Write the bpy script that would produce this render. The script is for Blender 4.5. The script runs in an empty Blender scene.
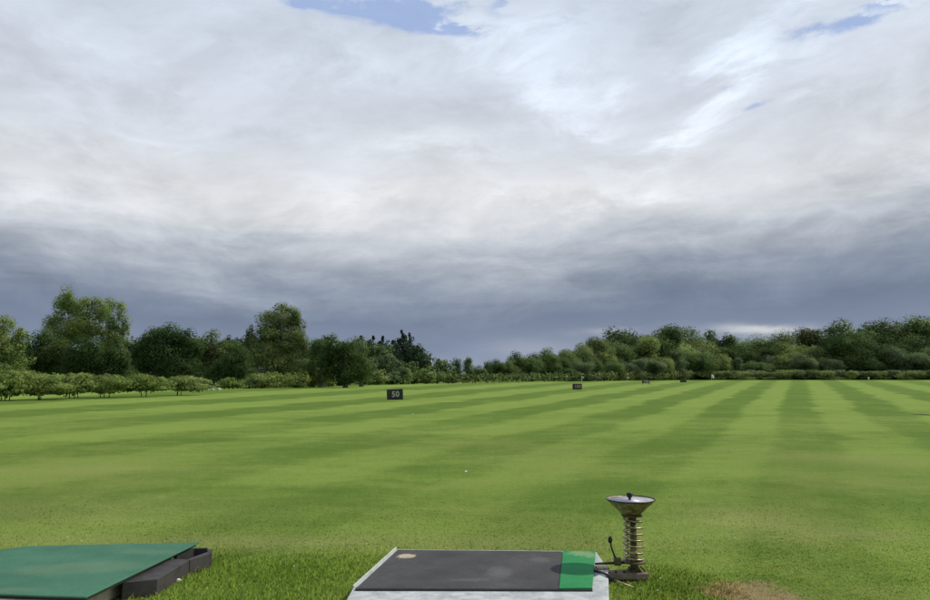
import bpy, math, random
import numpy as np
from mathutils import Vector
random.seed(7)
R = math.radians
sc = bpy.context.scene
COL = sc.collection

# ------------------------------------------------------------------ camera
F = 774.0; CX, CY = 465.0, 300.0; HZ = 376.5; CAMH = 1.47
P = math.atan((HZ-CY)/F)
cam = bpy.data.cameras.new('camera'); camo = bpy.data.objects.new('camera', cam); COL.objects.link(camo)
cam.sensor_width = 36; cam.lens = 36*F/930; cam.clip_end = 9000; cam.clip_start = .05
camo.location = (0, 0, CAMH); camo.rotation_euler = (math.pi/2+P, 0, 0)
sc.camera = camo

def ray(px, py):
    a = (px-CX)/F; b = (CY-py)/F
    return (a, math.cos(P)-b*math.sin(P), math.sin(P)+b*math.cos(P))
def gz(px, py, z=0.):                     # where the view through a pixel meets height z
    d = ray(px, py); t = (z-CAMH)/d[2]
    return (d[0]*t, d[1]*t, z)
def at(px, py, Y):                        # point at forward distance Y
    d = ray(px, py); t = Y/d[1]
    return (d[0]*t, Y, CAMH+d[2]*t)
def azel(px, py):
    d = ray(px, py); h = math.hypot(d[0], d[1])
    return math.atan2(d[0], d[1]), d[2]/h
def lin(c):
    return tuple(((v/255)/12.92 if v <= 10 else ((v/255+.055)/1.055)**2.4) for v in c)

# ------------------------------------------------------------------ node maths
class S:
    nt = None
    def __init__(s, v): s.v = v
    @staticmethod
    def m(op, *a, clamp=False):
        n = S.nt.nodes.new('ShaderNodeMath'); n.operation = op; n.use_clamp = clamp
        for i, x in enumerate(a):
            x = x.v if isinstance(x, S) else x
            if isinstance(x, (int, float)): n.inputs[i].default_value = x
            else: S.nt.links.new(x, n.inputs[i])
        return S(n.outputs[0])
    def __add__(s, o): return S.m('ADD', s, o)
    __radd__ = __add__
    def __sub__(s, o): return S.m('SUBTRACT', s, o)
    def __rsub__(s, o): return S.m('SUBTRACT', o, s)
    def __mul__(s, o): return S.m('MULTIPLY', s, o)
    __rmul__ = __mul__
    def __truediv__(s, o): return S.m('DIVIDE', s, o)
def sstep(x, a, b):
    n = S.nt.nodes.new('ShaderNodeMapRange'); n.interpolation_type = 'SMOOTHSTEP'
    S.nt.links.new(x.v, n.inputs[0]); n.inputs[1].default_value = a; n.inputs[2].default_value = b
    return S(n.outputs[0])
def xyz(x, y, z=0.):
    n = S.nt.nodes.new('ShaderNodeCombineXYZ')
    for i, a in enumerate((x, y, z)):
        if isinstance(a, S): S.nt.links.new(a.v, n.inputs[i])
        else: n.inputs[i].default_value = a
    return n.outputs[0]
def noise(vec, scale, detail=4, rough=.55, dist=0., dims='3D'):
    n = S.nt.nodes.new('ShaderNodeTexNoise'); n.noise_dimensions = dims
    if vec is not None: S.nt.links.new(vec, n.inputs['Vector'])
    n.inputs['Scale'].default_value = scale; n.inputs['Detail'].default_value = detail
    n.inputs['Roughness'].default_value = rough; n.inputs['Distortion'].default_value = dist
    return S(n.outputs['Fac'])
def ramp(x, stops, interp='LINEAR'):
    n = S.nt.nodes.new('ShaderNodeValToRGB'); cr = n.color_ramp; cr.interpolation = interp
    while len(cr.elements) < len(stops): cr.elements.new(.5)
    for e, (p, c) in zip(cr.elements, stops): e.position = p; e.color = (*c, 1)
    S.nt.links.new(x.v, n.inputs[0]); return n.outputs[0]
def mix(f, a, b, mode='MIX'):
    n = S.nt.nodes.new('ShaderNodeMix'); n.data_type = 'RGBA'; n.blend_type = mode
    for i, v in ((0, f), (6, a), (7, b)):
        v = v.v if isinstance(v, S) else v
        if isinstance(v, (int, float)): n.inputs[i].default_value = v
        elif isinstance(v, tuple): n.inputs[i].default_value = (*v, 1)
        else: S.nt.links.new(v, n.inputs[i])
    return n.outputs[2]
def blob(x, y, x0, y0, a, b, rot=0.):
    dx = x-x0; dy = y-y0
    if rot:
        c, s_ = math.cos(rot), math.sin(rot)
        dx, dy = dx*c+dy*s_, dy*c-dx*s_
    dx = dx/a; dy = dy/b
    return S.m('EXPONENT', (dx*dx+dy*dy)*-1.)

# ------------------------------------------------------------------ sky
SUN_EL, SUN_AZ = R(47), R(74)            # azimuth measured from +Y towards +X
w = bpy.data.worlds.new('World'); sc.world = w; w.use_nodes = True
w.cycles.sampling_method = 'MANUAL'; w.cycles.sample_map_resolution = 512
sc.cycles.max_bounces = 5; sc.cycles.diffuse_bounces = 2; sc.cycles.glossy_bounces = 2; sc.cycles.transmission_bounces = 2; sc.cycles.sample_clamp_indirect = 4
nt = w.node_tree; nt.nodes.clear(); S.nt = nt
out = nt.nodes.new('ShaderNodeOutputWorld')
tc = nt.nodes.new('ShaderNodeTexCoord'); sp = nt.nodes.new('ShaderNodeSeparateXYZ')
nt.links.new(tc.outputs['Generated'], sp.inputs[0])
x, y, z = (S(sp.outputs[i]) for i in range(3))
h = S.m('SQRT', x*x+y*y)
e = z/S.m('MAXIMUM', h, .001)
az = S.m('ARCTAN2', x, y)
zz = S.m('MAXIMUM', z, 0.)+.10
pv = xyz(x/zz, y/zz, 0.)
nA = noise(pv, .55, 6, .6); nB = noise(xyz(x/zz+11., y/zz+3.), .9, 6, .6)
nC = noise(xyz(x/zz+5., y/zz-7.), 2.3, 8, .62); nS = noise(xyz(az*2.2, e*16.), 1.6, 6, .58, .4)
wv = S.nt.nodes.new('ShaderNodeVectorMath'); wv.operation = 'ADD'
rot_a = az*.94+e*.34; rot_e = e*.94-az*.34*.35
wq = noise(xyz(rot_a*3., rot_e*5., 4.), 1., 3, .5)
nP = noise(xyz(rot_a*3.6+wq*.9, rot_e*8.5+wq*1.4, 1.), 1., 8, .6)
nQ = noise(xyz(rot_a*9.+wq*2., rot_e*19.+wq*2., 7.), 1., 8, .66)
nF = noise(xyz(az*9., e*16.), 1., 8, .62, .6)
azw = az+(nF-.5)*.09+(nP-.5)*.34+(nQ-.5)*.10
ew = e+(nF-.5)*.030+(nS-.5)*.030+(wq-.5)*.14+(nQ-.5)*.06
azc = S.m('MAXIMUM', S.m('MINIMUM', az, .75), -.75)
eb = e+.036+(nS-.5)*.050+(nP-.5)*.11+(nQ-.5)*.035-azc*azc*.060-azc*.018
sky_stops = [(0., (154,166,186)), (.040, (146,158,180)), (.078, (121,134,159)), (.106, (115,127,151)), (.132, (125,136,156)),
    (.155, (143,152,168)), (.180, (167,174,185)), (.208, (196,201,209)), (.235, (215,218,223)), (.265, (224,226,230)), (.33, (214,219,227)),
    (.40, (209,216,227)), (.50, (205,214,227)), (.68, (200,208,222)), (1., (180,188,202))]
base = ramp(eb, [(p, lin(c)) for p, c in sky_stops])
def sb(px, py, wpx, hpx, rot=0., ax=None):
    a, b = azel(px, py); return blob(azw, ew, a, b, wpx/F, hpx/F, rot)
def total(lst):
    t = None
    for it in lst:
        g = sb(*it[1:])*it[0]; t = g if t is None else t+g
    return t
# brightness: large cloud masses, thin bright breaks, dusky undersides
bright = total([(.13,565,35,50,22), (.15,590,78,46,26), (.15,606,112,24,10), (.10,640,82,16,8,.5), (.14,470,25,60,22),
    (.20,760,62,34,16,.3), (.20,715,105,60,16,.5), (.17,790,22,60,14,.4), (.12,690,135,60,18,.4), (.10,900,18,60,12,.3),
    (.10,450,145,60,18), (.10,560,195,70,14), (.07,350,190,70,22), (.08,265,215,60,14), (.10,175,83,28,7), (.08,110,45,26,8),
    (.06,200,55,30,7), (.09,340,60,60,16), (.05,850,105,40,18), (.07,170,130,60,8), (.05,80,200,70,10), (.07,640,190,50,12), (.05,690,235,50,9)])
dark = total([(.07,30,150,70,16), (.05,140,110,80,16), (.06,640,30,36,34), (.06,700,60,40,16,.4), (.09,870,120,70,34), (.10,930,170,110,26), (.07,840,200,80,18), (.04,0,100,60,60),
    (.05,470,110,60,16), (.06,250,130,60,12), (.08,900,240,120,22), (.06,600,292,90,13), (.08,900,300,130,18), (.03,240,330,110,16), (.04,560,318,90,8)])
hgt = sstep(e, .10, .22)
tex = 1.+(nQ-.5)*.46+(nP-.5)*.46+(nS-.5)*(.26-hgt*.20)+(nF-.5)*.10
pk = sstep(nQ*.6+nP*.4, .38, .60)
val = S.m('MAXIMUM', (1.+bright*(.10+pk*1.45)-dark*1.1*(1.3-pk*.6))*tex, .3)
vv = nt.nodes.new('ShaderNodeVectorMath'); vv.operation = 'SCALE'
nt.links.new(base, vv.inputs[0]); nt.links.new(val.v, vv.inputs['Scale'])
warm = total([(.5,450,150,110,40), (.5,330,200,200,30), (.4,540,195,90,20), (.3,860,105,60,22)])
cl = mix(S.m('MINIMUM', warm*.8, .5), vv.outputs[0], (1.02,.985,.93), 'MULTIPLY')
cl = mix(S.m('MINIMUM', bright*pk*2.2, .9), cl, (.97,1.02,1.05), 'MULTIPLY')
gaz, gew = azw, ew
azw = az+(nF-.5)*.06+(nQ-.5)*.06; ew = e+(nF-.5)*.016+(nS-.5)*.02
gap = sb(762,331,38,4.5)*1.+sb(600,333,26,4)*.35+sb(530,347,40,9)*.22+sb(690,322,30,4)*.0
gap = S.m('MINIMUM', gap, 1.)
cl = mix(gap*.9, cl, lin((206,209,212)))
azw = az+(nF-.5)*.10+(nQ-.5)*.12; ew = e+(nF-.5)*.04+(nQ-.5)*.05
holes = total([(1.0,418,6,70,20), (.8,330,4,42,14), (.7,400,22,46,12), (.5,487,38,22,9), (.7,510,3,14,14), (.9,848,29,26,7,.1), (.8,752,107,14,4,.25),
    (.55,790,40,26,14), (.45,725,90,12,6), (.5,900,10,40,10), (.35,560,28,30,8), (.8,455,30,30,6), (.7,372,14,26,5), (.6,800,58,18,4), (.7,868,10,26,4), (.5,640,12,26,5), (.6,300,3,26,6)])
high = sstep(e, .52, .75)*.8
hm = sstep((1.-nQ)*.75+(1.-nP)*.25+(holes+high)*.22, .54, .80)
hm = S.m('MINIMUM', hm, .72)
cl = mix(hm*S.m('MINIMUM', holes*1.7+high, 1.), cl, lin((140,168,218)))
cl = mix(1.-sstep(z, -.02, .0), cl, (.08,.10,.05))
bgc = nt.nodes.new('ShaderNodeBackground'); nt.links.new(cl, bgc.inputs[0]); bgc.inputs[1].default_value = 1.06
sky = nt.nodes.new('ShaderNodeTexSky'); sky.sky_type = 'NISHITA'; sky.sun_disc = False
sky.sun_elevation = SUN_EL; sky.sun_rotation = SUN_AZ
bgs = nt.nodes.new('ShaderNodeBackground'); nt.links.new(sky.outputs[0], bgs.inputs[0]); bgs.inputs[1].default_value = .08
ms = nt.nodes.new('ShaderNodeMixShader'); ms.inputs[0].default_value = .93
nt.links.new(bgs.outputs[0], ms.inputs[1]); nt.links.new(bgc.outputs[0], ms.inputs[2]); nt.links.new(ms.outputs[0], out.inputs[0])

sl = bpy.data.lights.new('sun', 'SUN'); sl.energy = 3.3; sl.angle = R(1.2); sl.color = (1, .95, .86)
so = bpy.data.objects.new('sun', sl); COL.objects.link(so)
sdir = Vector((math.sin(SUN_AZ)*math.cos(SUN_EL), math.cos(SUN_AZ)*math.cos(SUN_EL), math.sin(SUN_EL)))
so.rotation_euler = sdir.to_track_quat('Z', 'Y').to_euler(); so.location = (20, -20, 30)
sc.view_settings.view_transform = 'Standard'; sc.view_settings.look = 'None'
sc.view_settings.exposure = 0; sc.view_settings.gamma = 1; sc.view_settings.use_curve_mapping = False

# ------------------------------------------------------------------ object helpers
def tag(o, label=None, cat=None, group=None, kind=None):
    if label: o['label'] = label
    if cat: o['category'] = cat
    if group: o['group'] = group
    if kind: o['kind'] = kind
    return o
def mobj(name, verts, faces, mat, parent=None, smooth=False):
    me = bpy.data.meshes.new(name); me.from_pydata([tuple(v) for v in verts], [], faces); me.update()
    if mat: me.materials.append(mat)
    if smooth:
        for p in me.polygons: p.use_smooth = True
    o = bpy.data.objects.new(name, me); COL.objects.link(o); o.parent = parent
    return o
def empty(name, loc, rz=0.):
    o = bpy.data.objects.new(name, None); COL.objects.link(o); o.location = loc; o.rotation_euler = (0, 0, rz)
    o.empty_display_size = .1
    return o
def bevel(o, wd, seg=2):
    m = o.modifiers.new('bevel', 'BEVEL'); m.width = wd; m.segments = seg; m.limit_method = 'ANGLE'; m.angle_limit = R(30)
    return o
class MB:
    def __init__(s): s.v = []; s.f = []
    def prism(s, poly, z0, z1):
        """vertical prism; poly counter-clockwise; z1 a number or one height per vertex"""
        n = len(poly); b = len(s.v)
        zt = z1 if isinstance(z1, (list, tuple)) else [z1]*n
        s.v += [(p[0], p[1], z0) for p in poly]+[(p[0], p[1], q) for p, q in zip(poly, zt)]
        s.f.append([b+i for i in range(n)][::-1]); s.f.append([b+n+i for i in range(n)])
        for i in range(n):
            j = (i+1) % n; s.f.append([b+i, b+j, b+n+j, b+n+i])
    def box(s, x0, x1, y0, y1, z0, z1): s.prism([(x0,y0),(x1,y0),(x1,y1),(x0,y1)], z0, z1)
    def tube(s, pts, rad, n=8):
        pts = [Vector(p) for p in pts]; b = len(s.v)
        if not isinstance(rad, (list, tuple)): rad = [rad]*len(pts)
        up = None
        for i, p in enumerate(pts):
            t = (pts[min(i+1, len(pts)-1)]-pts[max(i-1, 0)]).normalized()
            if up is None:
                up = t.cross(Vector((0,0,1)))
                if up.length < .1: up = t.cross(Vector((0,1,0)))
            up = (up-t*up.dot(t)).normalized(); q = t.cross(up)
            for k in range(n):
                a = 2*math.pi*k/n; s.v.append(tuple(p+(up*math.cos(a)+q*math.sin(a))*rad[i]))
        for i in range(len(pts)-1):
            for k in range(n):
                k2 = (k+1) % n; s.f.append([b+i*n+k, b+i*n+k2, b+(i+1)*n+k2, b+(i+1)*n+k])
        s.f.append([b+k for k in range(n)][::-1]); s.f.append([b+(len(pts)-1)*n+k for k in range(n)])
    def lathe(s, prof, cx, cy, n=40):
        b = len(s.v)
        for r, z_ in prof:
            for k in range(n):
                a = 2*math.pi*k/n; s.v.append((cx+r*math.cos(a), cy+r*math.sin(a), z_))
        for i in range(len(prof)-1):
            for k in range(n):
                k2 = (k+1) % n; s.f.append([b+i*n+k, b+i*n+k2, b+(i+1)*n+k2, b+(i+1)*n+k])
        if prof[0][0] > 0: s.f.append([b+k for k in range(n)][::-1])
        if prof[-1][0] > 0: s.f.append([b+(len(prof)-1)*n+k for k in range(n)])
    def build(s, name, mat, parent=None, smooth=False, origin=None):
        v = s.v
        if origin is not None: v = [(a-origin[0], b-origin[1], c-origin[2]) for a, b, c in v]
        return mobj(name, v, s.f, mat, parent, smooth)
def local(o, parent):                    # builds in world coordinates, then hangs under an unrotated empty
    off = parent.location
    for vv_ in o.data.vertices: vv_.co -= off
    o.parent = parent; return o

# ------------------------------------------------------------------ materials
def newmat(name):
    m = bpy.data.materials.new(name); m.use_nodes = True; t = m.node_tree; t.nodes.clear(); S.nt = t
    o = t.nodes.new('ShaderNodeOutputMaterial'); b = t.nodes.new('ShaderNodeBsdfPrincipled'); t.links.new(b.outputs[0], o.inputs[0])
    return m, t, b, o
def geo_pos():
    g = S.nt.nodes.new('ShaderNodeNewGeometry'); return g.outputs['Position']
def obj_pos():
    g = S.nt.nodes.new('ShaderNodeTexCoord'); return g.outputs['Object']
def simple(name, c1, c2, scale=8., rough=.7, metal=0., bump=0., bscale=80., spec=.5, detail=5, r0=.35, r1=.68):
    m, t, b, o = newmat(name); p = obj_pos()
    n = noise(p, scale, detail, .65)
    t.links.new(ramp(n, [(r0, c1), (r1, c2)]), b.inputs['Base Color'])
    b.inputs['Roughness'].default_value = rough; b.inputs['Metallic'].default_value = metal
    b.inputs['Specular IOR Level'].default_value = spec
    if bump:
        bp = t.nodes.new('ShaderNodeBump'); bp.inputs['Strength'].default_value = bump; bp.inputs['Distance'].default_value = .01
        t.links.new(noise(p, bscale, 4, .7).v, bp.inputs['Height']); t.links.new(bp.outputs[0], b.inputs['Normal'])
    return m

# turf: one colour field shared by the ground sheet and the grass blades growing on it
def turf_color():
    sp = S.nt.nodes.new('ShaderNodeSeparateXYZ'); pos = geo_pos(); S.nt.links.new(pos, sp.inputs[0])
    X, Y = S(sp.outputs[0]), S(sp.outputs[1])
    flat = xyz(X, Y, 0.)
    n1 = noise(flat, .09, 4, .6); n2 = noise(flat, .45, 5, .62); n3 = noise(flat, 2.3, 8, .72); n4 = noise(flat, 14., 4, .75)
    # mowing stripes fanning down the range
    u = (X-Y*.4215+.5+(n1-.5)*(1.1))/(1.15+Y*.0134)
    ua = S.m('ABSOLUTE', u)
    s_ = u/(1.+ua*.035)+(n1-.5)*.9
    st = S.m('SINE', s_*math.pi+(n2-.5)*.9)
    st = sstep(st*-1.+(n2-.5)*.6, -.5, .5)
    stripe_amt = (.52+sstep(Y, 6., 20.)*.30)*(1.-sstep(Y, 50., 200.)*.30)
    # cross cut bands on the near ground
    yw = Y+(n1-.5)*2.4-X*.12
    ly = S.m('LOGARITHM', S.m('MAXIMUM', yw, 1.), math.e)
    bd = S.m('SINE', ly*10.2+.9+(n2-.5)*1.6); bd = sstep(bd, -.8, .8)
    near = (1.-sstep(Y, 22., 40.))*sstep(Y, 6.5, 9.)
    lightc, darkc = (.192, .268, .048), (.092, .155, .020)
    f = (.5+(st-.5)*stripe_amt*1.0)
    f = f*(1.-near*.38)+bd*near*.38
    str_ = noise(xyz(X*.8, Y*1.4, 0.), 1., 9, .72)
    f = f+(n2-.5)*1.25+(str_-.5)*1.3+(n3-.5)*.9+(n4-.5)*.7+(sstep(noise(flat, 34., 4, .8), .36, .64)-.5)*.5*(1.-sstep(Y, 10., 45.))+(sstep(noise(flat, 9., 4, .8), .36, .64)-.5)*.28+(noise(flat, .17, 3, .6)-.5)*1.1
    f = S.m('MAXIMUM', S.m('MINIMUM', f, 1.25), -.25)
    c = mix(f, darkc, lightc)
    # tired, yellowing areas
    yel = sstep(n1*.5+n3*.25+noise(flat, .22, 4, .6)*.45, .57, .72)
    c = mix(yel*.55*(1.-sstep(Y, 14., 35.)), c, (.190,.215,.055))
    def gb(px, py, rx, ry):
        g = gz(px, py); g2 = gz(px+rx, py); g3 = gz(px, py-ry); g4 = gz(px, py+ry)
        return blob(X+(n3-.5)*.7, Y+(n3-.5)*.7, g[0], g[1], abs(g2[0]-g[0]), abs(g3[1]-g4[1])/2)
    straw = gb(280,543,420,9)*.45+gb(30,512,200,18)*.3+gb(755,520,70,14)*.5+gb(870,535,60,6)*.35+gb(850,460,60,8)*.2+gb(100,470,120,6)*.25
    c = mix(S.m('MINIMUM', straw, 1.), c, (.27,.27,.095))
    lush = gb(675,587,36,14)*.8+gb(760,548,34,5)*.7+gb(830,466,70,9)*.5+gb(280,575,60,22)*.75+gb(555,495,45,12)*.35+gb(905,505,60,18)*.35
    c = mix(S.m('MINIMUM', lush, .9), c, (.085,.155,.018))
    bare = gb(755,594,52,14)*1.1+gb(735,520,40,6)*.3+gb(880,533,22,2)*.5+gb(820,538,26,2)*.4+gb(165,497,6,1.5)*.6
    bm = sstep(bare+(n4-.5)*.6+(n3-.5)*.5, .28, .75)
    c = mix(bm*.75, c, mix(n4, (.20,.13,.06), (.40,.30,.17)))
    div = gb(924,414.7,8,.9)*1.2
    c = mix(sstep(div, .3, .7), c, (.045,.06,.02))
    c = mix(1.-sstep(Y, 1., 4.)*1., c, c)
    return c, flat
m_turf, t, b, o = newmat('turf')
c, flat = turf_color(); t.links.new(c, b.inputs['Base Color']); b.inputs['Roughness'].default_value = .9; b.inputs['Specular IOR Level'].default_value = .06
bp = t.nodes.new('ShaderNodeBump'); bp.inputs['Strength'].default_value = .7; bp.inputs['Distance'].default_value = .035
t.links.new((noise(flat, 11., 7, .8)+noise(flat, 1.3, 4, .7)).v, bp.inputs['Height']); t.links.new(bp.outputs[0], b.inputs['Normal'])

m_blade, t, b, o = newmat('grass_blade')
c, flat = turf_color()
at_ = t.nodes.new('ShaderNodeAttribute'); at_.attribute_name = 'tone'
c = mix(1., c, at_.outputs['Color'], 'MULTIPLY'); c = mix(1., c, (1.85,1.82,1.85), 'MULTIPLY')
t.links.new(c, b.inputs['Base Color']); b.inputs['Roughness'].default_value = .75; b.inputs['Specular IOR Level'].default_value = .08
tr = t.nodes.new('ShaderNodeBsdfTranslucent'); t.links.new(c, tr.inputs[0])
mx = t.nodes.new('ShaderNodeMixShader'); mx.inputs[0].default_value = .5
t.links.new(b.outputs[0], mx.inputs[1]); t.links.new(tr.outputs[0], mx.inputs[2]); t.links.new(mx.outputs[0], o.inputs[0])

def leafmat(name, col, alt=None):
    m, t, b, o = newmat(name)
    a = t.nodes.new('ShaderNodeAttribute'); a.attribute_name = 'tone'
    alt = alt or (col[0]*1.5, col[1]*1.25, col[2]*1.1)
    n = noise(geo_pos(), .18, 3, .6)
    c = mix(sstep(n, .35, .7), col, alt)
    c = mix(1., c, a.outputs['Color'], 'MULTIPLY'); c = mix(1., c, (1.22,1.25,1.15), 'MULTIPLY')
    t.links.new(c, b.inputs['Base Color']); b.inputs['Roughness'].default_value = .7; b.inputs['Specular IOR Level'].default_value = .06
    tr = t.nodes.new('ShaderNodeBsdfTranslucent'); t.links.new(c, tr.inputs[0])
    mx = t.nodes.new('ShaderNodeMixShader'); mx.inputs[0].default_value = .5
    t.links.new(b.outputs[0], mx.inputs[1]); t.links.new(tr.outputs[0], mx.inputs[2]); t.links.new(mx.outputs[0], o.inputs[0])
    return m
LM = {'dark green': leafmat('leaf_dark', (.050,.088,.030)),
      'mid green': leafmat('leaf_mid', (.088,.142,.052)),
      'yellow green': leafmat('leaf_light', (.170,.230,.070), (.210,.260,.090)),
      'lime green': leafmat('leaf_lime', (.165,.222,.060), (.205,.255,.078)),
      'olive green': leafmat('leaf_olive', (.118,.160,.058), (.150,.190,.072)),
      'grey green': leafmat('leaf_grey', (.100,.142,.066), (.14,.18,.095)),
      'blackish green': leafmat('leaf_conifer', (.026,.048,.028)),
      'brownish green': leafmat('leaf_brown', (.100,.120,.048), (.130,.140,.060))}
m_bark = simple('bark', (.06,.05,.035), (.14,.12,.09), 6, .95, bump=.5)

# ------------------------------------------------------------------ ground
def ground():
    xs = [-2500,-900,-400,-200,-100,-50,-25,0,25,50,100,200,400,900,2500]
    ys = [-2500,-600,-150,-40,-10,0,10,25,50,100,200,400,900,2500]
    v = [(a, b_, 0) for b_ in ys for a in xs]; n = len(xs)
    f = [[j*n+i, j*n+i+1, (j+1)*n+i+1, (j+1)*n+i] for j in range(len(ys)-1) for i in range(n-1)]
    tag(mobj('ground', v, f, m_turf), 'wide mown green driving range turf with pale and dark stripes', 'ground', kind='structure')
ground()

# ------------------------------------------------------------------ mats, pads
m_conc = simple('concrete', (.31,.33,.315), (.50,.515,.49), 9, .92, bump=.5, bscale=45, detail=10, r0=.38, r1=.60)
m_conc2 = simple('concrete_tan', (.36,.32,.24), (.55,.50,.40), 14, .9, bump=.3)
m_edge = simple('pale_edging', (.42,.43,.40), (.58,.58,.55), 20, .7)
m_black = simple('black_rubber', (.012,.012,.011), (.03,.028,.026), 12, .7, bump=.2)

m_mat, t, b, o = newmat('charcoal_turf_mat')
p = geo_pos(); sp = t.nodes.new('ShaderNodeSeparateXYZ'); t.links.new(p, sp.inputs[0]); X, Y = S(sp.outputs[0]), S(sp.outputs[1])
n1 = noise(p, 3.2, 6, .65); n2 = noise(p, 55., 3, .7); n3 = noise(p, 260., 2, .8)
c = ramp(n1*.6+n2*.2+n3*.2, [(.36, (.036,.035,.033)), (.5, (.058,.056,.052)), (.66, (.088,.084,.080))])
g = gz(407,556,.1); wr = blob(X+(n2-.5)*.08, Y+(n2-.5)*.2, g[0], g[1], .072, .072)
c = mix(sstep(wr+(n2-.5)*.5, .3, .55), c, mix(n2, (.34,.26,.16), (.60,.50,.34)))
for (px, py, a_, b_, k) in ((500,573,.12,.22,.35), (540,560,.10,.12,.3), (470,580,.2,.05,.25)):
    g = gz(px,py,.1); c = mix(sstep(blob(X,Y,g[0],g[1],a_,b_)*n2*1.9, .3, .9)*k, c, (.20,.19,.19))
t.links.new(c, b.inputs['Base Color']); b.inputs['Roughness'].default_value = .85; b.inputs['Specular IOR Level'].default_value = .35
bp = t.nodes.new('ShaderNodeBump'); bp.inputs['Strength'].default_value = .6; bp.inputs['Distance'].default_value = .006
t.links.new(n3.v, bp.inputs['Height']); t.links.new(bp.outputs[0], b.inputs['Normal'])

def green_mat(name, c0, c1, worn, blobs_, zt, wear_amt):
    m, t, b, o = newmat(name)
    p = geo_pos(); sp = t.nodes.new('ShaderNodeSeparateXYZ'); t.links.new(p, sp.inputs[0]); X, Y = S(sp.outputs[0]), S(sp.outputs[1])
    n1 = noise(p, 2.6, 6, .65); n2 = noise(p, 40., 4, .7); n3 = noise(p, 320., 2, .8)
    c = ramp(n1*.5+n2*.25+n3*.25, [(.38, c0), (.64, c1)])
    tot = None
    for (px, py, a_, b_) in blobs_:
        g = gz(px, py, zt); q = blob(X+(n2-.5)*.1, Y+(n2-.5)*.2, g[0], g[1], a_, b_); tot = q if tot is None else tot+q
    c = mix(sstep(tot+(n2-.5)*.7+(n1-.5)*.5, .3, .9)*wear_amt, c, worn)
    t.links.new(c, b.inputs['Base Color']); b.inputs['Roughness'].default_value = .8; b.inputs['Specular IOR Level'].default_value = .3
    bp = t.nodes.new('ShaderNodeBump'); bp.inputs['Strength'].default_value = .6; bp.inputs['Distance'].default_value = .006
    t.links.new((n3+n2*.5).v, bp.inputs['Height']); t.links.new(bp.outputs[0], b.inputs['Normal'])
    return m
m_green = green_mat('bright_green_turf', (.010,.17,.045), (.030,.30,.085), (.22,.33,.15), [(578,554,.09,.10), (590,556,.05,.1)], .1, .75)
m_lgreen = green_mat('sea_green_turf', (.030,.120,.066), (.072,.205,.115), (.15,.21,.12), [(40,570,.25,.18), (110,566,.3,.2), (15,590,.2,.08), (150,552,.3,.1)], .15, .34)

ZP = .085; ZM = .10
polyg = lambda pts, z: [gz(a, b_, z)[:2] for a, b_ in pts]
# centre pad
pad_px = [(352.5,588.3), (344,604), (336,625), (612,625), (609,600), (608.2,569), (596,551.2), (395,549.3)]
pad_poly = polyg(pad_px, ZP)
mb = MB(); mb.prism(pad_poly, -.05, ZP)
org = Vector((*gz(470,588,0)[:2], 0.))
pad = empty('concrete_pad', org)
tag(pad, 'pale grey concrete pad under the charcoal mat in the centre foreground', 'pad')
bevel(local(mb.build('slab', m_conc), pad), .008)
mb = MB(); 
a0 = gz(352.8,588,ZP); a1 = gz(395.3,549.3,ZP); b1_ = gz(396.5,549.4,ZP); b0 = gz(354.0,588.2,ZP)
mb.prism([a0[:2], b0[:2], b1_[:2], a1[:2]], ZP-.002, ZM+.001)
local(mb.build('edging_strip', m_edge), pad)
matr = empty('hitting_mat', org+Vector((0, 0, ZP)))
tag(matr, 'charcoal turf hitting mat with bright green strip and sandy worn spot', 'mat')
mb = MB(); mb.prism(polyg([(355.8,588.2),(558.6,588.9),(562.6,551.3),(397.6,549.7)], ZM), ZP+.001, ZM)
bevel(local(mb.build('mat_surface', m_mat), matr), .004)
mb = MB(); mb.prism(polyg([(558.9,588.9),(592.2,588.6),(595.6,551.8),(562.9,551.3)], ZM), ZP+.007, ZM+.005)
bevel(local(mb.build('tee_strip', m_green), matr), .003)
mb = MB(); mb.prism(polyg([(355.2,590.2),(592.6,590.8),(592.3,588.95),(355.8,588.55)], ZP+.006), ZP+.001, ZM-.003)
local(mb.build('rubber_rim', m_black), matr)

# left pad, mat, ball trough
ZL = .15
lpad = empty('mat_plinth', (*gz(20,600,0)[:2], 0)); tag(lpad, 'tan concrete plinth just showing under the left sea green mat', 'plinth')
mb = MB(); lp_poly = polyg([(-260,596),(-230,640),(100,640),(84,597.5),(150,562),(60,552),(-60,556)], .11); mb.prism(lp_poly, -.05, .12)
bevel(local(mb.build('slab', m_conc2), lpad), .008)
lm = empty('golf_mat', (*gz(60,575,.13)[:2], .13)); tag(lm, 'large faded sea green turf mat at the left edge of the foreground', 'mat')
lmp = polyg([(-250,586),(86,597),(199.5,542.3),(27,546)], ZL)
mb = MB(); mb.prism(lmp, ZL-.012, ZL)
bevel(local(mb.build('mat_surface', m_lgreen), lm), .005)
mb = MB(); lmi = polyg([(-245,586.5),(85.5,599.0),(196,544.5),(28,548)], ZL-.014); mb.prism(lmi, .122, ZL-.0145)
local(mb.build('rubber_backing', m_black), lm)

m_rub = simple('brown_black_rubber', (.022,.019,.017), (.055,.048,.043), 9, .75, bump=.4, bscale=120)
ZT = .115
tr0 = empty('ball_trough', (*gz(160,585,0)[:2], 0)); tag(tr0, 'dark rubber ball trough poking out beside the left green mat', 'trough')
A = gz(122,582.5,ZT); B = gz(157.5,579,ZT); C = gz(189.5,559.6,ZT); D = gz(171,558.5,ZT); D2 = gz(150,566,ZT)
mb = MB(); mb.prism([A[:2], B[:2], C[:2], D[:2], D2[:2]], -.01, ZT)
bevel(local(mb.build('block', m_rub), tr0), .006)
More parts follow.
